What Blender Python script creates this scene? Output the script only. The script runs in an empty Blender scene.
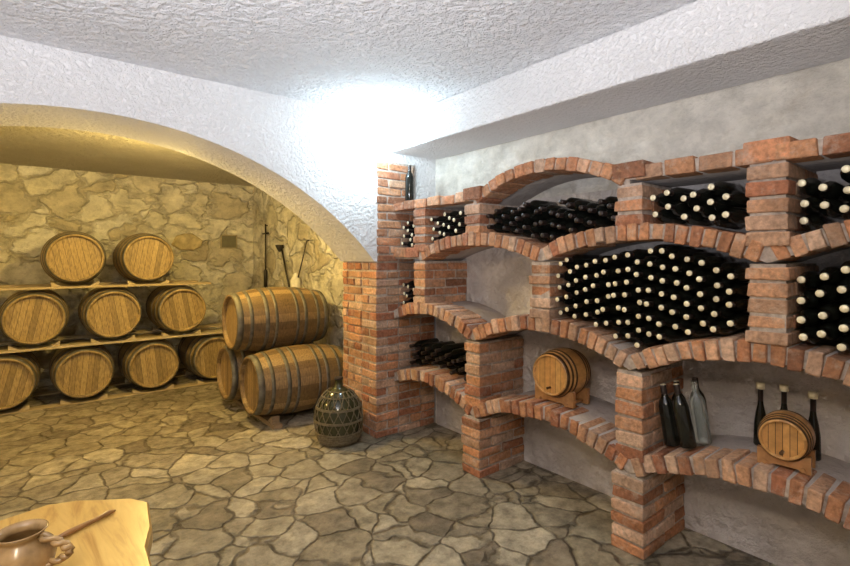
import bpy, math, random
from mathutils import Vector, Matrix
random.seed(7)
S=bpy.context.scene
try:
    S.view_settings.view_transform='Standard'
except Exception: pass

# ---------------- material helpers ----------------
def newmat(name):
    m=bpy.data.materials.new(name); m.use_nodes=True
    nt=m.node_tree; b=nt.nodes['Principled BSDF']; return m,nt,b
def nd(nt,t,**kw):
    n=nt.nodes.new(t)
    for k,v in kw.items(): setattr(n,k,v)
    return n
def coord(nt,scale=1.0):
    tc=nd(nt,'ShaderNodeTexCoord'); mp=nd(nt,'ShaderNodeMapping')
    mp.inputs['Scale'].default_value=(scale,)*3 if not isinstance(scale,tuple) else scale
    nt.links.new(tc.outputs['Object'],mp.inputs[0]); return mp.outputs[0]
def noise(nt,vec,scale,detail=4,rough=.55):
    n=nd(nt,'ShaderNodeTexNoise'); n.inputs['Scale'].default_value=scale
    n.inputs['Detail'].default_value=detail; n.inputs['Roughness'].default_value=rough
    nt.links.new(vec,n.inputs['Vector']); return n
def ramp(nt,fac,stops):
    r=nd(nt,'ShaderNodeValToRGB'); e=r.color_ramp.elements
    e[0].position=stops[0][0]; e[0].color=(*stops[0][1],1)
    e[1].position=stops[-1][0]; e[1].color=(*stops[-1][1],1)
    for p,c in stops[1:-1]:
        x=e.new(p); x.color=(*c,1)
    nt.links.new(fac,r.inputs[0]); return r.outputs[0]
def g(v): return (v,v,v)
def mixc(nt,fac,a,b,mode='MIX'):
    m=nd(nt,'ShaderNodeMixRGB',blend_type=mode)
    for i,x in enumerate((fac,a,b)):
        if hasattr(x,'links') or hasattr(x,'is_linked'): nt.links.new(x,m.inputs[i])
        elif isinstance(x,tuple): m.inputs[i].default_value=(*x,1)
        else: m.inputs[i].default_value=x
    return m.outputs[0]
def bump(nt,b,h,strength,dist):
    n=nd(nt,'ShaderNodeBump'); n.inputs['Strength'].default_value=strength; n.inputs['Distance'].default_value=dist
    nt.links.new(h,n.inputs['Height']); nt.links.new(n.outputs[0],b.inputs['Normal']); return n
def simple(name,col,rough=.5,metal=0,spec=None,var=.15,scale=20,emis=None,es=0,trans=0,bmp=0):
    m,nt,b=newmat(name); c=coord(nt)
    n=noise(nt,c,scale)
    lo=tuple(max(0,x*(1-var)) for x in col); hi=tuple(min(1,x*(1+var)) for x in col)
    nt.links.new(ramp(nt,n.outputs[0],[(.3,lo),(.7,hi)]),b.inputs['Base Color'])
    b.inputs['Roughness'].default_value=rough; b.inputs['Metallic'].default_value=metal
    if trans: b.inputs['Transmission Weight'].default_value=trans
    if emis: 
        b.inputs['Emission Color'].default_value=(*emis,1); b.inputs['Emission Strength'].default_value=es
    if bmp: bump(nt,b,n.outputs[0],bmp,.005)
    return m

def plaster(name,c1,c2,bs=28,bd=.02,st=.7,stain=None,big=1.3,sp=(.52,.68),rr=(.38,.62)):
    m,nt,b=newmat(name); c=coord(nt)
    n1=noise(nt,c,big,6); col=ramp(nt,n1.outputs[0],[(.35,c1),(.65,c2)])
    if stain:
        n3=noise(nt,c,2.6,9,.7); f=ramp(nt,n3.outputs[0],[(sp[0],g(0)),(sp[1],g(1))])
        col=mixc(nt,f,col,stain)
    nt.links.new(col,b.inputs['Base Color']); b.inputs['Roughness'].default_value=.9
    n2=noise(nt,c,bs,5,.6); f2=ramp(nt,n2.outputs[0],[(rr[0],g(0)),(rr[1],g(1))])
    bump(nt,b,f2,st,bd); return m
M_ceil=plaster('ceiling_stipple',(.84,.84,.87),(.90,.90,.93),26,.026,.85)
M_white=plaster('white_roughcast',(.72,.71,.72),(.80,.79,.80),36,.018,.65)
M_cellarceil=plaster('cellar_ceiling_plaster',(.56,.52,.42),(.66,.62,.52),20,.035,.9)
M_niche=plaster('niche_plaster',(.48,.43,.40),(.78,.72,.69),8,.05,.9,stain=(.33,.27,.24),big=2.6,sp=(.55,.75),rr=(.25,.75))
M_conc=plaster('shelf_concrete',(.28,.245,.23),(.42,.37,.34),18,.012,.5,big=4)

def stonemat(name,scale,palette,mortar,edge,warp,bd,rough=.75,nsc=9,zsq=1.0,soft=.025,lo=.55,hi=1.2,hm=.35,detw=.06,blot=None,stain=None):
    m,nt,b=newmat(name); c=coord(nt,(1,1,zsq))
    nz=noise(nt,c,2.3,3); sub=nd(nt,'ShaderNodeVectorMath',operation='SUBTRACT'); nt.links.new(nz.outputs['Color'],sub.inputs[0]); sub.inputs[1].default_value=(.5,.5,.5)
    sc=nd(nt,'ShaderNodeVectorMath',operation='SCALE'); nt.links.new(sub.outputs[0],sc.inputs[0]); sc.inputs['Scale'].default_value=warp
    ad=nd(nt,'ShaderNodeVectorMath',operation='ADD'); nt.links.new(c,ad.inputs[0]); nt.links.new(sc.outputs[0],ad.inputs[1])
    v1=nd(nt,'ShaderNodeTexVoronoi'); v1.inputs['Scale'].default_value=scale; nt.links.new(ad.outputs[0],v1.inputs['Vector'])
    v2=nd(nt,'ShaderNodeTexVoronoi',feature='DISTANCE_TO_EDGE'); v2.inputs['Scale'].default_value=scale; nt.links.new(ad.outputs[0],v2.inputs['Vector'])
    sep=nd(nt,'ShaderNodeSeparateColor'); nt.links.new(v1.outputs['Color'],sep.inputs[0])
    n=len(palette); col=ramp(nt,sep.outputs[0],[(i/(n-1),p) for i,p in enumerate(palette)])
    n2=noise(nt,c,nsc,9,.7); sh=ramp(nt,n2.outputs[0],[(.3,g(lo)),(.7,g(hi))])
    col=mixc(nt,1.0,col,sh,'MULTIPLY')
    nj=noise(nt,c,11,6,.65); mj=nd(nt,'ShaderNodeMath',operation='MULTIPLY_ADD'); nt.links.new(nj.outputs[0],mj.inputs[0]); mj.inputs[1].default_value=detw; nt.links.new(v2.outputs['Distance'],mj.inputs[2])
    f=ramp(nt,mj.outputs[0],[(edge+detw*.42,g(0)),(edge+detw*.42+soft,g(1))])
    mcol=mixc(nt,1.0,mortar,sh,'MULTIPLY')
    fin=mixc(nt,f,mcol,col)
    if blot:
        nb=noise(nt,c,1.1,6,.6); fb=ramp(nt,nb.outputs[0],[(.35,g(blot)),(.62,g(1.1))]); fin=mixc(nt,1.0,fin,fb,'MULTIPLY')
    if stain:
        ns=noise(nt,c,2.1,9,.7); fs=ramp(nt,ns.outputs[0],[(.56,g(0)),(.74,g(.85))]); fin=mixc(nt,fs,fin,stain)
    nt.links.new(fin,b.inputs['Base Color'])
    rr=ramp(nt,n2.outputs[0],[(.3,g(min(1,rough+.2))),(.7,g(max(.1,rough-.12)))]); nt.links.new(rr,b.inputs['Roughness'])
    h=mixc(nt,hm,f,n2.outputs[0]); bump(nt,b,h,.9,bd); return m
M_floor=stonemat('flagstone_floor',4.2,[(.27,.225,.15),(.40,.345,.24),(.22,.18,.125),(.50,.44,.32),(.32,.27,.19),(.44,.385,.28)],(.145,.115,.075),.006,.28,.035,.5,10,1.0,.05,.35,1.4,.5,.13,.66)
M_stone=stonemat('limestone_wall',2.5,[(.70,.65,.50),(.86,.82,.70),(.54,.47,.33),(.80,.75,.62),(.93,.91,.84)],(.76,.71,.59),.0,.75,.11,.9,5,1.35,.11,.45,1.2,.6,.2)
M_upper=stonemat('rough_whitewashed_wall',2.6,[(.74,.69,.62),(.82,.78,.71),(.70,.65,.58),(.84,.80,.74)],(.74,.69,.61),.0,.9,.06,.9,6,1.3,.2,.66,1.12,.8,.2,None,(.36,.30,.23))

def colmat(name,rough=.6,metal=0,nsc=30,lo=.7,hi=1.15,smear=None,bd=.003,bst=.5,stretch=(1,1,1)):
    m,nt,b=newmat(name); c=coord(nt,stretch)
    a=nd(nt,'ShaderNodeAttribute',attribute_name='Col')
    n=noise(nt,c,nsc,6,.6); sh=ramp(nt,n.outputs[0],[(.3,g(lo)),(.7,g(hi))])
    col=mixc(nt,1.0,a.outputs['Color'],sh,'MULTIPLY')
    if smear:
        n3=noise(nt,c,15,8,.75); f=ramp(nt,n3.outputs[0],[(.51,g(0)),(.69,g(.7))]); col=mixc(nt,f,col,smear)
        n4=noise(nt,c,5,5,.6); f4=ramp(nt,n4.outputs[0],[(.35,g(.66)),(.65,g(1.08))]); col=mixc(nt,1.0,col,f4,'MULTIPLY')
    nt.links.new(col,b.inputs['Base Color']); b.inputs['Roughness'].default_value=rough; b.inputs['Metallic'].default_value=metal
    bump(nt,b,n.outputs[0],bst,bd); return m
M_brick=colmat('terracotta_brick',.9,0,45,.58,1.25,(.56,.43,.34),.010,.9)
M_mortar=simple('mortar',(.42,.35,.30),.95,var=.35,scale=30,bmp=.8)
M_oak=colmat('oak_staves',.55,0,14,.50,1.15,None,.003,.5,(6,6,1.5))
M_smalloak=colmat('varnished_oak',.3,0,30,.75,1.15,None,.001,.3)
M_hoop=simple('hoop_iron',(.15,.14,.115),.6,.5,var=.4,scale=15)
M_hoopd=simple('hoop_brown',(.09,.05,.025),.4,.5,var=.3,scale=40)
M_plank=colmat('rack_plank',.7,0,10,.7,1.15,None,.003,.5,(1,8,8))
M_glass=simple('dark_bottle_glass',(.010,.011,.009),.12,0,var=.2)
M_capd=simple('capsule_dark',(.03,.02,.018),.35,.2)
M_capg=simple('capsule_gold',(.85,.76,.54),.35,.15,var=.2)
M_clear=simple('clear_glass',(.80,.86,.82),.05,0,var=.03,trans=.85)
M_label=simple('bottle_label',(.75,.72,.62),.7)

# ---------------- mesh builder ----------------
class B:
    def __init__(s): s.v=[];s.f=[];s.m=[];s.c=[];s.s=[]
    def face(s,idx,mat=0,col=(1,1,1),sm=False):
        s.f.append(idx);s.m.append(mat);s.c.append(col);s.s.append(sm)
    def hexa(s,P,mat=0,col=(1,1,1)):
        o=len(s.v); s.v+= [tuple(p) for p in P]
        for q in ((0,3,2,1),(4,5,6,7),(0,1,5,4),(1,2,6,5),(2,3,7,6),(3,0,4,7)):
            s.face([o+i for i in q],mat,col)
    def box(s,a,b,mat=0,col=(1,1,1),jit=0,M=None):
        x0,y0,z0=a;x1,y1,z1=b
        P=[(x0,y0,z0),(x1,y0,z0),(x1,y1,z0),(x0,y1,z0),(x0,y0,z1),(x1,y0,z1),(x1,y1,z1),(x0,y1,z1)]
        P=[Vector(p)+Vector([random.uniform(-jit,jit) for _ in range(3)]) for p in P]
        if M: P=[M@p for p in P]
        s.hexa(P,mat,col)
    def lathe(s,prof,M,segs=24,mats=None,col=(1,1,1),sm=True,cols=None,mat=0):
        o=len(s.v); n=len(prof)
        rings=[]
        for r,z in prof:
            if r<1e-6:
                s.v.append(tuple(M@Vector((0,0,z)))); rings.append([len(s.v)-1])
            else:
                st=len(s.v)
                for k in range(segs):
                    a=2*math.pi*k/segs; s.v.append(tuple(M@Vector((r*math.cos(a),r*math.sin(a),z))))
                rings.append(list(range(st,st+segs)))
        for i in range(n-1):
            A,C=rings[i],rings[i+1]; mt=mats[i] if mats else mat
            for k in range(segs):
                k2=(k+1)%segs; cc=cols[k] if cols else col
                if len(A)==1 and len(C)==1: continue
                if len(A)==1: s.face([A[0],C[k2],C[k]],mt,cc,sm)
                elif len(C)==1: s.face([A[k],A[k2],C[0]],mt,cc,sm)
                else: s.face([A[k],A[k2],C[k2],C[k]],mt,cc,sm)
    def tube(s,pts,r,segs=8,mat=0,col=(1,1,1)):
        pts=[Vector(p) for p in pts]; rings=[]
        for i,p in enumerate(pts):
            t=(pts[min(i+1,len(pts)-1)]-pts[max(i-1,0)]).normalized()
            up=Vector((0,0,1)) if abs(t.z)<.9 else Vector((1,0,0))
            a=t.cross(up).normalized(); b=t.cross(a)
            rr=r[i] if isinstance(r,list) else r
            st=len(s.v)
            for k in range(segs):
                q=2*math.pi*k/segs; s.v.append(tuple(p+a*rr*math.cos(q)+b*rr*math.sin(q)))
            rings.append(st)
        for i in range(len(pts)-1):
            for k in range(segs):
                k2=(k+1)%segs
                s.face([rings[i]+k,rings[i]+k2,rings[i+1]+k2,rings[i+1]+k],mat,col,True)
        s.face([rings[0]+k for k in range(segs)][::-1],mat,col); s.face([rings[-1]+k for k in range(segs)],mat,col)
    def make(s,name,mats,parent=None,bevel=0):
        me=bpy.data.meshes.new(name); me.from_pydata(s.v,[],s.f)
        for m in mats: me.materials.append(m)
        at=me.color_attributes.new('Col','FLOAT_COLOR','CORNER')
        data=[]
        for i,p in enumerate(me.polygons):
            p.material_index=s.m[i]; p.use_smooth=s.s[i]
            for _ in range(p.loop_total): data+= [*s.c[i],1.0]
        at.data.foreach_set('color',data); me.update()
        ob=bpy.data.objects.new(name,me); S.collection.objects.link(ob)
        if parent: ob.parent=parent
        if bevel:
            md=ob.modifiers.new('b','BEVEL'); md.width=bevel; md.segments=2; md.limit_method='ANGLE'; md.angle_limit=math.radians(40)
        return ob
def empty(name,loc=(0,0,0)):
    e=bpy.data.objects.new(name,None); S.collection.objects.link(e); e.empty_display_size=.1; return e
def recentre(ob):
    me=ob.data; xs=[v.co for v in me.vertices]
    c=Vector(((min(v.x for v in xs)+max(v.x for v in xs))/2,(min(v.y for v in xs)+max(v.y for v in xs))/2,min(v.z for v in xs)))
    me.transform(Matrix.Translation(-c)); ob.location=c
    return ob
def boxobj(name,a,b,mat):
    q=B(); q.box(a,b); return q.make(name,[mat])

# ---------------- room ----------------
WX=2.83; YF=3.38; YB=3.95; CZ=2.67; XB=2.5; YE=7.2; BC=2.56; XL=-3.2; YR=-2.6
boxobj('floor',(XL-.2,YR-.2,-.15),(3.05,YE+.2,0),M_floor)
boxobj('ceiling',(XL-.2,YR-.2,CZ),(3.05,YF,CZ+.15),M_ceil)
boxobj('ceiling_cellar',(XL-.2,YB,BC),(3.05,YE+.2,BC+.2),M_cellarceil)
boxobj('wall_right',(WX,YR-.2,0),(WX+.2,YF,CZ),M_upper)
boxobj('wall_left',(XL-.2,YR-.2,0),(XL,YE+.2,CZ),M_white)
boxobj('wall_rear',(XL,YR-.2,0),(WX,YR,CZ),M_white)
boxobj('wall_cellar_back',(XL,YE,0),(XB+.2,YE+.2,BC),M_stone)
boxobj('wall_cellar_right',(XB,YB,0),(XB+.3,YE,BC),M_stone)
q=B(); q.box((2.33,YR,2.39),(WX,YF,CZ)); q.make('beam_ceiling',[M_white],bevel=.012)
# dividing wall with arch
cx,R,cz=.27,2.5,-.15
q=B(); zs=1.47; half=math.sqrt(R*R-(zs-cz)**2); N=64
pts=[]
for i in range(N+1):
    a=math.asin(half/R)*(1-2*i/N); pts.append((cx+R*math.sin(a),cz+R*math.cos(a)))
pts=[(pts[0][0],zs)]+pts[1:-1]+[(pts[-1][0],zs)]
top=2.72
for x,z in pts:
    q.v+= [(x,YF,z),(x,YB,z),(x,YF,top),(x,YB,top)]
for i in range(N):
    a=4*i;b=4*(i+1)
    q.face([a,a+2,b+2,b]);q.face([a+1,b+1,b+3,a+3]);q.face([a,b,b+1,a+1],0,(1,1,1),False);q.face([a+2,a+3,b+3,b+2])
xr,xl=pts[0][0],pts[-1][0]
q.box((xr,YF,zs),(3.03,YB,top)); q.box((XL,YF,0),(xl,YB,top))
arch=q.make('wall_arch',[M_white])

# ---------------- bricks ----------------
def bcol():
    base=random.choice([(.54,.24,.12),(.58,.28,.14),(.61,.33,.19),(.47,.19,.10),(.59,.35,.22),(.56,.26,.13),(.64,.40,.27),(.66,.44,.31),(.39,.17,.09)])
    k=random.uniform(.78,1.15); return tuple(x*k for x in base)
CH=.070; G=.014
def courses(bk,mo,x0,x1,y0,y1,z0,z1):
    n=max(1,round((z1-z0)/CH)); h=(z1-z0)/n
    mo.box((x0+.008,y0+.008,z0),(x1,y1-.008,z1))
    for i in range(n):
        za=z0+i*h+random.uniform(-.003,.002); zb=z0+(i+1)*h-G+random.uniform(-.003,.003)
        lx,ly=(.235,.12) if i%2==0 else (.12,.235)
        if (y1-y0)<.2:
            xs=[x0]; first=.23 if i%2==0 else .115
            first+=random.uniform(-.02,.02)
            xs.append(x0+first)
            while xs[-1]<x1-.02: xs.append(min(x1,xs[-1]+.235))
            for a,b in zip(xs,xs[1:]):
                if b-a>.03:
                    w=random.uniform(-.005,.010)
                    bk.box((a-(w if a==x0 else 0),y0-w*.6,za),(b-G,y1+w*.6,zb),0,bcol(),.0045)
        else:
            x=x0
            while x<x1-.02:
                xb=min(x1,x+lx); y=y0
                if x1-xb<.04: xb=x1
                while y<y1-.02:
                    yb=min(y1,y+ly)
                    if y1-yb<.04: yb=y1
                    w=random.uniform(-.004,.008)
                    bk.box((x-(w if x==x0 else 0),y-(w if y==y0 else 0),za),(xb-G,yb-G,zb),0,bcol(),.0045)
                    y=yb
                x=xb
def segz(y,a,b,zs,zp):
    mid=(a+b)/2; hf=abs(a-b)/2; h=zp-zs; r=(hf*hf+h*h)/(2*h); return zs+h-r+math.sqrt(max(0,r*r-(y-mid)**2))
PY=[3.50,2.42,1.28,.13]
CY=[3.02,1.84,.68,-.48]
def bay(y,L):
    for a,b in zip(L,L[1:]):
        if b<=y<=a: return a,b
    return L[0],L[1]
def z4(y): a,b=bay(y,PY); return segz(y,a,b,.47,.61)
def z3(y): a,b=bay(y,PY); return segz(y,a,b,1.0,1.145)
def z2(y):
    if y>CY[0]: return 1.57
    a,b=bay(y,CY); return segz(y,a,b,1.555,1.675)
def z1(y):
    if 1.28<=y<=2.42: return segz(y,2.42,1.28,1.93,2.09)
    return 1.965
XF=2.36; TH=.085
bk=B(); mo=B(); sl=B()
YMIN=.05; YMAX=YF
def arch_row(L,zs,zp,fn):
    for a,b in zip(L,L[1:]):
        mid=(a+b)/2; hf=(a-b)/2; h=zp-zs; r=(hf*hf+h*h)/(2*h); c=zs+h-r
        am=math.asin(hf/r); n=round(2*am*r/.064)
        for i in range(n):
            t=-am+(i+.5)*2*am/n
            yc=mid+math.sin(t)*r
            if yc<YMIN or yc>YMAX-.03: continue
            w=(2*am/n)*r/2-G/2
            M=Matrix.Translation((0,mid,c))@Matrix.Rotation(-t+random.uniform(-.0015,.0015),4,'X')
            d=random.uniform(-.014,.008)
            bk.box((XF+d,-w,r-TH+random.uniform(-.007,.006)),(XF+.21,w,r+random.uniform(-.004,.009)),0,bcol(),.004,M)
    slab(fn,TH-.012)
def slab(fn,th,x0=XF+.012,ya=YMAX,yb=YMIN):
    n=max(2,int((ya-yb)/.03)); o=len(sl.v)
    for i in range(n+1):
        y=ya+(yb-ya)*i/n; z=fn(y)-.004
        sl.v+= [(x0,y,z),(WX,y,z),(x0,y,z-th),(WX,y,z-th)]
    for i in range(n):
        a=o+4*i;b=a+4
        sl.face([a,a+1,b+1,b],0,(1,1,1),True);sl.face([a+2,b+2,b+3,a+3],0,(1,1,1),True);sl.face([a,b,b+2,a+2],1)
    sl.face([o,o+2,o+3,o+1]); e=o+4*n; sl.face([e,e+1,e+3,e+2])
arch_row(PY,.47,.61,z4)
arch_row(PY,1.0,1.145,z3)
arch_row(CY,1.555,1.675,z2)
def flat(ya,yb,z):
    n=max(1,round((ya-yb)/.16)); w=(ya-yb)/n
    for i in range(n):
        d=random.uniform(-.012,.008)
        bk.box((XF+d,ya-(i+1)*w+G,z-.068),(XF+.11,ya-i*w,z+random.uniform(-.002,.010)),0,bcol(),.004)
flat(3.38,3.02,1.575)
a,b=2.42,1.28; mid=1.85; hf=.57; h=.16; r=(hf*hf+h*h)/(2*h); c=1.93+h-r; am=math.asin(hf/r); n=round(2*am*r/.08)
for i in range(n):
    t=-am+(i+.5)*2*am/n; w=am/n*r-G/2
    M=Matrix.Translation((0,mid,c))@Matrix.Rotation(-t,4,'X')
    bk.box((XF+random.uniform(-.010,.006),-w,r-.07),(XF+.21,w,r+random.uniform(0,.010)),0,bcol(),.004,M)
slab(z1,.06,XF+.012,2.42,1.28)
slab(lambda y:1.965,.06,XF+.012,YMAX,2.42)
slab(lambda y:1.965,.06,XF+.012,1.28,YMIN)
flat(3.38,2.45,1.965); flat(1.25,.05,1.965)
W=.072
def col(y,z0,z1_,w=W,x0=XF): courses(bk,mo,x0,WX,y-w,y+w,z0,z1_)
for y in PY[1:]:
    col(y,0,.395,W+.012,XF-.015); col(y,.47,.92)
for y in (3.02,1.84,.68): col(y,z3(y)-.005,1.475)
col(.13,1.0,1.90)
for y in (3.02,2.42,1.28,.68): col(y,z2(y)-.005,1.90 if y not in(2.42,1.28) else 1.88)
for y in (2.42,1.28,.68):
    bk.box((XF-.01,y-.085,1.905),(XF+.2,y+.085,1.99),0,bcol(),.004)
courses(bk,mo,2.19,WX,YF,YB,0,1.47)
courses(bk,mo,2.20,2.58,YF-.02,YF+.1,1.47,2.31)
rack=empty('brick_wine_rack')
bk.make('bricks',[M_brick],rack,bevel=.006)
mo.make('mortar_joints',[M_mortar],rack)
sl.make('shelf_slabs',[M_conc,M_mortar],rack)
q=B(); q.box((WX-.012,YMIN,0),(WX-.001,YMAX-.03,1.93)); q.make('niche_back_plaster',[M_niche],rack)

# ---------------- bottles ----------------
BP=[(0,0),(.034,0),(.0365,.006),(.0365,.19),(.031,.215),(.017,.238),(.0145,.25),(.0145,.285),(.0150,.297),(.0115,.300),(0,.300)]
def bottle(q,M,capmat=2,segs=12,prof=BP,capcol=1):
    mats=[0]*6+[capcol,capcol,capmat,capmat]
    q.lathe(prof,M,segs,mats)
def stack(name,ya,yb,flo,ceil,maxz=9,xcap=2.41,capmat=2,drop=0,xj=.018,Rb=.037):
    q=B(); y=ya-Rb-.004; j=0; s_=Rb/.037
    while y>yb+Rb+.002:
        z=flo(y)+Rb+.006+(Rb if j%2 else 0)
        sl_=abs(flo(y+.02)-flo(y-.02))/.04; z+=Rb*(math.sqrt(1+sl_*sl_)-1)
        while z+Rb<min(ceil(y),maxz)-.004:
            if random.random()>=drop:
                x=xcap+random.uniform(-xj,xj)
                M=Matrix.Translation((x+.30,y,z))@Matrix.Rotation(-math.pi/2,4,'Y')@Matrix.Rotation(random.uniform(-.03,.03),4,'X')@Matrix.Rotation(random.uniform(-.02,.03),4,'Y')@Matrix.Diagonal((s_,s_,1,1))
                bottle(q,M,capmat)
            z+=2*Rb+.0005
        y-=Rb*1.74; j+=1
    ob=q.make(name,[M_glass,M_capd,M_capg]); return recentre(ob)
in2=lambda y:z2(y)-TH-.005
in3=lambda y:z3(y)-TH-.005
in1=lambda y:z1(y)-.085
stack('wine_bottle_stack',1.768,.752,z3,in2,xcap=2.39,Rb=.0345)
stack('wine_bottle_stack',.608,.205,z3,in2,xcap=2.38)
stack('wine_bottle_stack',3.375,3.092,z3,in2,maxz=1.34,xcap=2.44)
stack('wine_bottle_stack',3.355,3.092,z2,in1,maxz=1.86,xcap=2.42)
stack('wine_bottle_stack',2.948,2.492,z2,in1,maxz=1.90)
stack('wine_bottle_stack',2.348,1.352,z2,in1,maxz=1.88,xcap=2.40,capmat=1)
stack('wine_bottle_stack',1.208,.752,z2,in1,maxz=1.90,xcap=2.39)
stack('wine_bottle_stack',.608,.205,z2,in1,maxz=1.90,xcap=2.38)
stack('wine_bottle_stack',3.30,2.52,z4,in3,maxz=.82,xcap=2.46,capmat=1)

def standing(name,x,y,z,tilt=0,tiltx=0,prof=BP,mats=None,capmat=1,capcol=1,rz=0):
    q=B(); M=Matrix.Rotation(tilt,4,'X')@Matrix.Rotation(tiltx,4,'Y')
    bottle(q,M,capmat,20,prof,capcol)
    mz=min(v[2] for v in q.v)
    ob=q.make(name,mats or [M_glass,M_capd,M_capg]); ob.location=(x,y,z-mz+.002); return ob
standing('wine_bottle',2.40,3.20,1.967,capmat=2)
def m4(y,w=.04): return max(z4(y-w),z4(y+w),z4(y))
standing('wine_bottle',2.50,1.125,m4(1.125),-.16,0,capmat=2)
standing('wine_bottle',2.60,1.11,m4(1.11),-.15,.03,capmat=2)
standing('wine_bottle',2.46,1.03,m4(1.03),-.20,0,capmat=2)
standing('wine_bottle',2.68,1.05,m4(1.05),-.14,0)
standing('clear_glass_bottle',2.56,1.00,m4(1.00),-.16,0,mats=[M_clear,M_clear,M_capd],capmat=2,capcol=1)
SP=[(0,0),(.027,0),(.029,.006),(.027,.10),(.021,.15),(.013,.19),(.011,.21),(.011,.265),(.018,.267),(.018,.295),(0,.295)]
for x,y in ((2.69,.80),(2.72,.715),(2.69,.60)):
    standing('slim_liqueur_bottle',x,y,m4(y,.03),prof=SP,capmat=2,capcol=1)

# ---------------- barrels ----------------
def barrel(name,loc,axis,L,rb,rh,wood,hoop,small=False,cols=None,hoops=None,spin=0,stand=False,dark=1.0):
    q=B()
    cols=cols or [(.37,.255,.10),(.42,.295,.12),(.29,.20,.08),(.39,.27,.11)]
    ns=26; seg=ns*2
    sc=[]
    for i in range(ns):
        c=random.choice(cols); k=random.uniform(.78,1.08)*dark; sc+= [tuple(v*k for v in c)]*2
    def rad(t): return rb-(rb-rh)*(abs(2*t-1)**2)
    n=18; prof=[(rad(i/n),-L/2+L*i/n) for i in range(n+1)]
    I=Matrix.Rotation(spin,4,'Z')
    ins=.035 if not small else .012; th=.022 if not small else .008
    prof=[(rh-th-.002,-L/2+ins),(rh-th,-L/2)]+prof+[(rh-th,L/2),(rh-th-.002,L/2-ins)]
    q.lathe(prof,I,seg,cols=sc,sm=True)
    rr=rh-th+.001
    for s in (-1,1):
        z=s*(L/2-ins); npk=9 if not small else 6; w=2*rr/npk
        for i in range(npk):
            a=-rr+i*w+.0012; b=-rr+(i+1)*w-.0012
            c=random.choice(cols); k=random.uniform(.92,1.12)*dark; c=tuple(v*k for v in c)
            up=[];dn=[]
            for j in range(7):
                x=a+(b-a)*j/6; hgt=math.sqrt(max(0,rr*rr-x*x)); up.append((x,hgt));dn.append((x,-hgt))
            ring=dn+up[::-1]
            st=len(q.v); q.v+= [tuple(I@Vector((x,y,z))) for x,y in ring]
            idx=list(range(st,st+len(ring)))
            q.face(idx if s>0 else idx[::-1],0,c)
        st=len(q.v); k=24
        q.v+=[(rr*math.cos(2*math.pi*i/k),rr*math.sin(2*math.pi*i/k),z-s*.004) for i in range(k)]
        q.face(list(range(st,st+k)) if s>0 else list(range(st,st+k))[::-1],0,(.04,.025,.01))
    hoops=hoops or [(.0,.055),(.13,.17),(.30,.335)]
    e=.003 if not small else .0015
    for a,b in hoops:
        for t0,t1 in ((a,b),(1-b,1-a)):
            q.lathe([(rad(t0)-.001,-L/2+L*t0),(rad(t0)+e,-L/2+L*t0),(rad((t0+t1)/2)+e,-L/2+L*(t0+t1)/2),(rad(t1)+e,-L/2+L*t1),(rad(t1)-.001,-L/2+L*t1)],I,seg,mat=1)
    if small:
        T=Matrix.Translation((0,-rh*.62,-L/2+ins))@Matrix.Rotation(math.pi,4,'X')
        q.lathe([(.0,-.002),(.007,-.002),(.006,.022),(.008,.024),(.008,.03),(0,.03)],T,10,mat=1)
    ax=Vector(axis).normalized()
    z=-ax; up=Vector((0,0,1)); x=up.cross(z).normalized(); y=z.cross(x)
    Rm=Matrix((x,y,z)).transposed().to_4x4()
    T=Matrix.Translation(loc)@Rm
    q.v=[tuple(T@Vector(v)) for v in q.v]
    if stand:
        zb=loc[2]-rb-.03
        for s in (-1,1):
            ctr=Vector((loc[0],loc[1],0))+ax*s*L*.28
            w=rb*.95; th2=.012; hh=zb
            N2=10; st=len(q.v)
            rloc=rb-(rb-rh)*(.56**2)+.002
            for j in range(N2+1):
                u=-w+2*w*j/N2; zz=loc[2]-math.sqrt(max(rloc*rloc-u*u,0)) if abs(u)<rloc*.8 else loc[2]-rloc*.6
                for dd in (-th2,th2):
                    c2=ctr+x*u+ax*dd
                    q.v.append((c2.x,c2.y,zz)); q.v.append((c2.x,c2.y,hh+ (0.0 if abs(u)>w*.6 else .012)))
            for j in range(N2):
                a=st+4*j;b=a+4; cc=(.40,.20,.08)
                q.face([a,b,b+1,a+1],2,cc);q.face([a+2,a+3,b+3,b+2],2,cc);q.face([a,a+2,b+2,b],2,cc);q.face([a+1,b+1,b+3,a+3],2,cc)
            q.face([st,st+1,st+3,st+2],2,(.4,.2,.08)); e0=st+4*N2; q.face([e0,e0+2,e0+3,e0+1],2,(.4,.2,.08))
        for s in (-1,1):
            p0=Vector((loc[0],loc[1],zb+.014))+x*s*w*.7
            q.tube([p0-ax*L*.4,p0+ax*L*.4],.010,6,2,(.4,.2,.08))
    ob=q.make(name,[wood,hoop,M_smalloak]); return recentre(ob)

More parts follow.
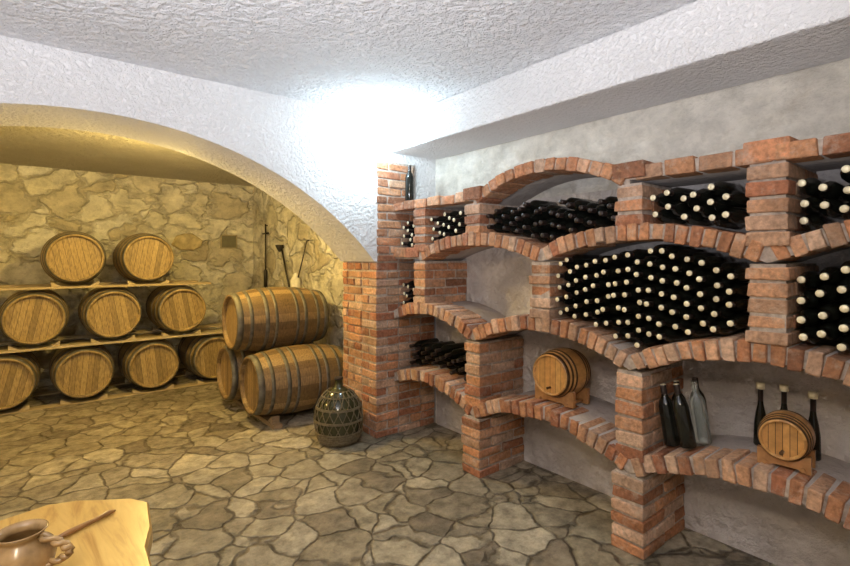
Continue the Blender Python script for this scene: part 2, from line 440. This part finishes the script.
y0=6.08; L=.86
r_=.288; rh_=.243; PT=.022; Z0=.012
zc=[Z0+r_+.001, Z0+r_*3+PT+.003, Z0+r_*5+2*PT+.005]
HB=[(.0,.07),(.14,.185),(.30,.34)]
def bb(x,z,spin): barrel('wine_barrel',(x,y0+L/2+random.uniform(-.02,.02),z),(0,-1,0),L,r_,rh_,M_oak,M_hoop,hoops=HB,spin=spin*.5-.25)
for x in (-.90,-.26,.385,1.02,1.68): bb(x,zc[0],random.random())
for x in (-.66,-.02,.64,1.31): bb(x,zc[1],random.random())
for x in (.31,.97): bb(x,zc[2],random.random())
q=B()
pc=[(.50,.40,.24),(.44,.34,.19)]
ys=(y0+.10,y0+L-.16)
for y in ys:
    q.box((-1.3,y-.08,zc[0]+r_+.001),(2.02,y+.08,zc[0]+r_+PT+.0),0,pc[0],0)
    q.box((-1.1,y-.08,zc[1]+r_+.001),(1.62,y+.08,zc[1]+r_+PT+.0),0,pc[1],0)
    q.box((-1.3,y-.06,0.0),(2.05,y+.06,Z0-.001),0,pc[1],0)
for x in (-1.25,2.0):
    for y in ys: q.box((x-.03,y-.05,0),(x+.03,y+.05,zc[0]+r_),0,pc[0])
for lev,xs in ((0,(-.90,-.26,.385,1.02,1.68)),(1,(-.66,-.02,.64,1.31)),(2,(.31,.97))):
    zz=[Z0,zc[0]+r_+PT,zc[1]+r_+PT][lev]
    for x in xs:
        for s in (-1,1):
            for y in ys:
                q.hexa([(x+s*.12,y-.04,zz),(x+s*.20,y-.04,zz),(x+s*.20,y+.04,zz),(x+s*.12,y+.04,zz),(x+s*.19,y-.04,zz+.04),(x+s*.20,y-.04,zz+.04),(x+s*.20,y+.04,zz+.04),(x+s*.19,y+.04,zz+.04)],0,pc[0])
q.make('barrel_rack',[M_plank])
HL=[(.0,.06),(.12,.155),(.27,.31),(.37,.40)]
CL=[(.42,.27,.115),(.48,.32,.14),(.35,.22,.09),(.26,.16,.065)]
rz=.31
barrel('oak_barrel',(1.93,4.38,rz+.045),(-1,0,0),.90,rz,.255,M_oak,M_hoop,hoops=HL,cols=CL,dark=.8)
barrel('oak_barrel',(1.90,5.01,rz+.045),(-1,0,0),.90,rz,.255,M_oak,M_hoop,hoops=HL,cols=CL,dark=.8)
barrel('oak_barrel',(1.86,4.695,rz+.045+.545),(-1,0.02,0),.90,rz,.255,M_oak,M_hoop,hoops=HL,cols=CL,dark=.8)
q=B()
for x in (1.65,2.22):
    q.box((x-.04,4.12,0),(x+.04,5.27,.035),0,(.32,.22,.12),.002)
    for yc in (4.38,5.01):
        for s in (-1,1):
            q.hexa([(x-.035,yc+s*.10,.035),(x+.035,yc+s*.10,.035),(x+.035,yc+s*.2,.035),(x-.035,yc+s*.2,.035),(x-.035,yc+s*.19,.095),(x+.035,yc+s*.19,.095),(x+.035,yc+s*.2,.095),(x-.035,yc+s*.2,.095)],0,(.32,.22,.12))
q.make('barrel_skid',[M_plank])
HS=[(.03,.10),(.16,.21),(.28,.33)]
CS=[(.54,.28,.09),(.60,.33,.11),(.50,.25,.08)]
barrel('small_display_barrel',(2.55,1.82,m4(1.82,.15)+.030+.150),(-1,0,0),.26,.148,.122,M_smalloak,M_hoopd,True,CS,HS,stand=True)
barrel('small_display_barrel',(2.52,.655,m4(.70,.02)+.030+.098),(-1,-.1,0),.18,.098,.082,M_smalloak,M_hoopd,True,CS,HS,stand=True)

# ---------------- demijohn ----------------
q=B(); dj=(1.93,3.54)
T=Matrix.Translation((dj[0],dj[1],0.002))
prof=[(0,0),(.12,0),(.155,.02),(.182,.10),(.190,.19),(.183,.27),(.155,.34),(.11,.40),(.06,.435),(.034,.45),(.030,.50),(.036,.505),(.036,.52),(.028,.522),(0,.522)]
q.lathe(prof,T,36,mats=[0]*11+[2]*3)
def prad(z):
    for (ra,za),(rb2,zb2) in zip(prof,prof[1:]):
        if za<=z<=zb2 and zb2>za: return ra+(rb2-ra)*(z-za)/(zb2-za)
for i in range(6):
    z=.012+i*.0172; rad=prad(z)
    pts=[(dj[0]+(rad+.006+.004*math.sin(k*12+i*math.pi))*math.cos(2*math.pi*k/72),dj[1]+(rad+.006+.004*math.sin(k*12+i*math.pi))*math.sin(2*math.pi*k/72),z+.002) for k in range(73)]
    q.tube(pts,.0085,5,1)
for z in (.19,.20,.29,.30,.38,.42):
    rad=prad(z)
    q.tube([(dj[0]+(rad+.008)*math.cos(2*math.pi*k/48),dj[1]+(rad+.008)*math.sin(2*math.pi*k/48),z) for k in range(49)],.0055,5,1)
for k in range(18):
    for sg in (-1,1):
        a=2*math.pi*k/18
        pts=[]
        for i in range(18):
            z=.02+i*.0235; r=prad(z)
            aa=a+sg*z*2.6
            pts.append((dj[0]+(r+.007)*math.cos(aa),dj[1]+(r+.007)*math.sin(aa),z+.003))
        q.tube(pts,.0038,5,1)
M_djg=simple('green_demijohn_glass',(.045,.045,.02),.12,0,var=.3)
M_wick=simple('old_wicker',(.16,.125,.07),.8,var=.45,scale=60,bmp=.5)
recentre(q.make('wicker_demijohn',[M_djg,M_wick,M_capd]))

# ---------------- table ----------------
def tabmat():
    m,nt,b=newmat('pine_slab'); c=coord(nt,(9,1.2,9))
    n=noise(nt,c,2.2,8,.6); n.inputs['Distortion'].default_value=1.2
    col=ramp(nt,n.outputs[0],[(.3,(.33,.16,.035)),(.48,(.55,.33,.09)),(.7,(.66,.43,.13))])
    nt.links.new(col,b.inputs['Base Color']); b.inputs['Roughness'].default_value=.3; bump(nt,b,n.outputs[0],.15,.003); return m
M_tab=tabmat()
out=[(.22,.95),(.235,1.15),(.222,1.33),(.226,1.44),(.254,1.54),(.262,1.62),(.272,1.70),(.235,1.76),(.165,1.805),(.10,1.85),(.031,1.874),(-.083,1.845),(-.22,1.88),(-.38,1.87),(-.52,1.90),(-.62,1.82),(-.64,1.6),(-.60,1.4),(-.63,1.2),(-.60,.98),(-.45,.92),(-.2,.95),(0,.91)]
q=B(); cxy=(-.2,1.4)
n=len(out)
rings=[(.97,.69),(1.0,.705),(.995,.74),(.98,.75)]
for k,z in rings: q.v+=[(cxy[0]+(x-cxy[0])*k,cxy[1]+(y-cxy[1])*k,z) for x,y in out]
for r in range(3):
    for i in range(n): q.face([r*n+i,r*n+(i+1)%n,(r+1)*n+(i+1)%n,(r+1)*n+i])
q.face(list(range(n))[::-1]); q.face([3*n+i for i in range(n)])
for x in (-.42,.02):
    for y in (1.12,1.68):
        q.lathe([(0,0),(.045,0),(.05,.35),(.045,.692),(0,.692)],Matrix.Translation((x,y,0)),14)
for x in (-.42,.02): q.box((x-.025,1.12,.2),(x+.025,1.68,.26))
q.make('rustic_slab_table',[M_tab])
q=B()
d=Vector((.10,.055,0)).normalized(); p=Vector((.03,1.60,.751))
q.tube([p+Vector((0,0,.008)),p+d*.04+Vector((0,0,.009)),p+d*.09+Vector((0,0,.008)),p+d*.11+Vector((0,0,.007)),p+d*.15+Vector((0,0,.009)),p+d*.17+Vector((0,0,.006))],[.004,.008,.007,.006,.008,.003],8,0,(.30,.15,.05))
q.make('wooden_corkscrew_handle',[M_smalloak])
q=B(); J=(-.03,1.475,.752); T=Matrix.Translation(J)
q.lathe([(0,0),(.045,0),(.062,.02),(.068,.045),(.060,.075),(.044,.090),(.041,.097),(.052,.110),(.049,.111),(.038,.097),(.041,.088),(.054,.073),(.063,.045),(.057,.022),(.04,.008),(0,.008)],T,32)
dR=Vector((.78,-.625,0))
for off in (-.007,.007):   # twisted double-strand handle
    pts=[]
    for i in range(25):
        t=i*math.pi/24; w=math.sin(i*.9)*off
        pts.append(Vector(J)+dR*(.045+.068*math.sin(t)+abs(w)*.3)+Vector((.625*w,.78*w,.098-.07*t/math.pi+math.cos(i*.9)*off*.6)))
    q.tube(pts,.0065,8)
M_amb=simple('amber_glazed_ceramic',(.32,.20,.085),.2,0,var=.45,scale=18)
q.make('ceramic_jug',[M_amb])

# ---------------- cellar wall things ----------------
M_iron=simple('old_iron',(.05,.045,.04),.5,.7)
x=XB-.03
q=B()
q.tube([(x,6.62,1.05),(x,6.62,1.97)],.010,8); q.tube([(x,6.52,1.84),(x,6.72,1.84)],.012,8)
q.lathe([(0,0),(.025,0),(.025,.22),(.015,.24),(0,.24)],Matrix.Translation((x-.0,6.62,1.1)),12)
q.tube([(x,6.62,1.95),(x+.03,6.62,1.95)],.008,6)
q.make('hanging_wine_pump',[M_iron])
q=B()
q.tube([(x,6.05,1.62),(x-.01,5.9,1.35),(x-.02,5.72,1.05)],.012,8)
q.tube([(x,6.05,1.62),(x+.03,6.05,1.64)],.008,6)
q.lathe([(.012,.0),(.05,.07),(.052,.09),(.012,.0)],Matrix.Translation((x-.03,6.05,1.58)),14)
q.make('wine_thief',[M_iron])
q=B()
q.tube([(x,5.30,1.70),(x-.02,5.45,1.35),(x-.03,5.52,1.2)],.008,6)
q.tube([(x,5.30,1.70),(x+.03,5.30,1.71)],.008,6)
q.lathe([(0,0),(.05,.0),(.06,.02),(.06,.16),(.03,.2),(.02,.24),(0,.24)],Matrix.Translation((x-.045,5.52,1.08)),18,mat=1)
q.make('hanging_flask',[M_iron,M_label])
q=B()
q.box((2.05,YE-.012,1.65),(2.25,YE+.0,1.82),0)
q.box((2.035,YE-.018,1.635),(2.05,YE,1.835),1);q.box((2.25,YE-.018,1.635),(2.265,YE,1.835),1);q.box((2.035,YE-.018,1.82),(2.265,YE,1.835),1);q.box((2.035,YE-.018,1.635),(2.265,YE,1.65),1)
q.make('vent_opening',[simple('vent_dark',(.14,.13,.08),.7),simple('vent_frame',(.38,.32,.20),.7)])
q=B(); st=[(1.40,1.68),(1.50,1.61),(1.68,1.60),(1.78,1.66),(1.80,1.74),(1.66,1.84),(1.55,1.83),(1.46,1.80)]
for k,yy in ((1,YE-.001),(1,YE-.02),(.9,YE-.04)):
    q.v+=[(1.6+(a-1.6)*k,yy,1.73+(b-1.73)*k) for a,b in st]
for r in range(2):
    for i in range(8): q.face([r*8+i,r*8+(i+1)%8,(r+1)*8+(i+1)%8,(r+1)*8+i])
q.face([16+i for i in range(8)])
q.make('dark_wall_stone',[simple('dark_stone',(.44,.36,.20),.9,var=.4,scale=12,bmp=.8)],bevel=.008)

# ---------------- lamps ----------------
M_bulb=simple('lamp_globe',(.9,.95,1),.3,emis=(.85,.95,1.0),es=14)
M_bulbw=simple('lamp_globe_warm',(1,.9,.6),.3,emis=(1,.75,.35),es=6)
M_lbase=simple('lamp_base',(.7,.7,.7),.4)
def lamp(name,loc,mat,r=.05):
    q=B(); T=Matrix.Translation(loc)
    q.lathe([(0,.05),(.05,.05),(.05,.03),(.02,.028),(.02,.0)],T,16,mat=1)
    q.lathe([(.02,0),(r*.8,-r*.5),(r,-r),(r*.8,-r*1.6),(r*.4,-r*1.95),(0,-r*2)],T,16,mat=0)
    return q.make(name,[mat,M_lbase])
def pl(name,loc,e,col,r):
    l=bpy.data.lights.new(name,'POINT'); l.energy=e; l.color=col; l.shadow_soft_size=r
    o=bpy.data.objects.new(name,l); S.collection.objects.link(o); o.location=loc; return o
lamp('ceiling_lamp',(2.06,3.20,CZ-.05),M_bulb,.04)
pl('light_corner',(2.06,3.12,2.38),22,(.68,.90,1.0),.05)
lamp('ceiling_lamp',(-1.0,.3,CZ-.05),M_bulb)
pl('light_room',(-.6,-.2,2.35),60,(1.0,.83,.60),.08)
q=B(); T=Matrix.Translation((-1.0,.1,0))
q.lathe([(0,0),(.14,0),(.14,.02),(.02,.03),(.015,1.35),(.03,1.37),(.17,1.46),(.165,1.465),(.03,1.38),(0,1.38)],T,24)
q.make('added_fill_stand',[M_iron])  # invented stand out of view, only there to carry the ceiling fill
l=bpy.data.lights.new('light_ceiling_fill','SPOT'); l.energy=640; l.color=(.90,.92,1.0); l.spot_size=math.radians(125); l.spot_blend=.8; l.shadow_soft_size=.10  # fill spot added to brighten the ceiling, not a known lamp
o=bpy.data.objects.new('light_ceiling_fill',l); S.collection.objects.link(o); o.location=(-1.0,.1,1.48)
o.rotation_euler=Vector((.80,.70,1.35)).to_track_quat('-Z','Y').to_euler()
lamp('ceiling_lamp',(.9,4.25,BC-.05),M_bulbw)
pl('light_cellar',(.9,4.35,2.28),120,(1.0,.70,.21),.06)
pl('light_cellar_left',(-1.6,4.7,2.2),52,(1.0,.68,.20),.06)
w=bpy.data.worlds.new('w'); S.world=w; w.use_nodes=True
w.node_tree.nodes['Background'].inputs[0].default_value=(.5,.5,.6,1); w.node_tree.nodes['Background'].inputs[1].default_value=.1

# ---------------- camera ----------------
cd=bpy.data.cameras.new('cam'); cam=bpy.data.objects.new('cam',cd); S.collection.objects.link(cam)
cam.location=(0,0,1.5); cam.rotation_euler=(math.pi/2,0,-math.radians(38.7))
cd.sensor_fit='HORIZONTAL'; cd.sensor_width=36; cd.lens=484/850*36; cd.shift_y=-25/850; cd.clip_start=.02
S.camera=cam
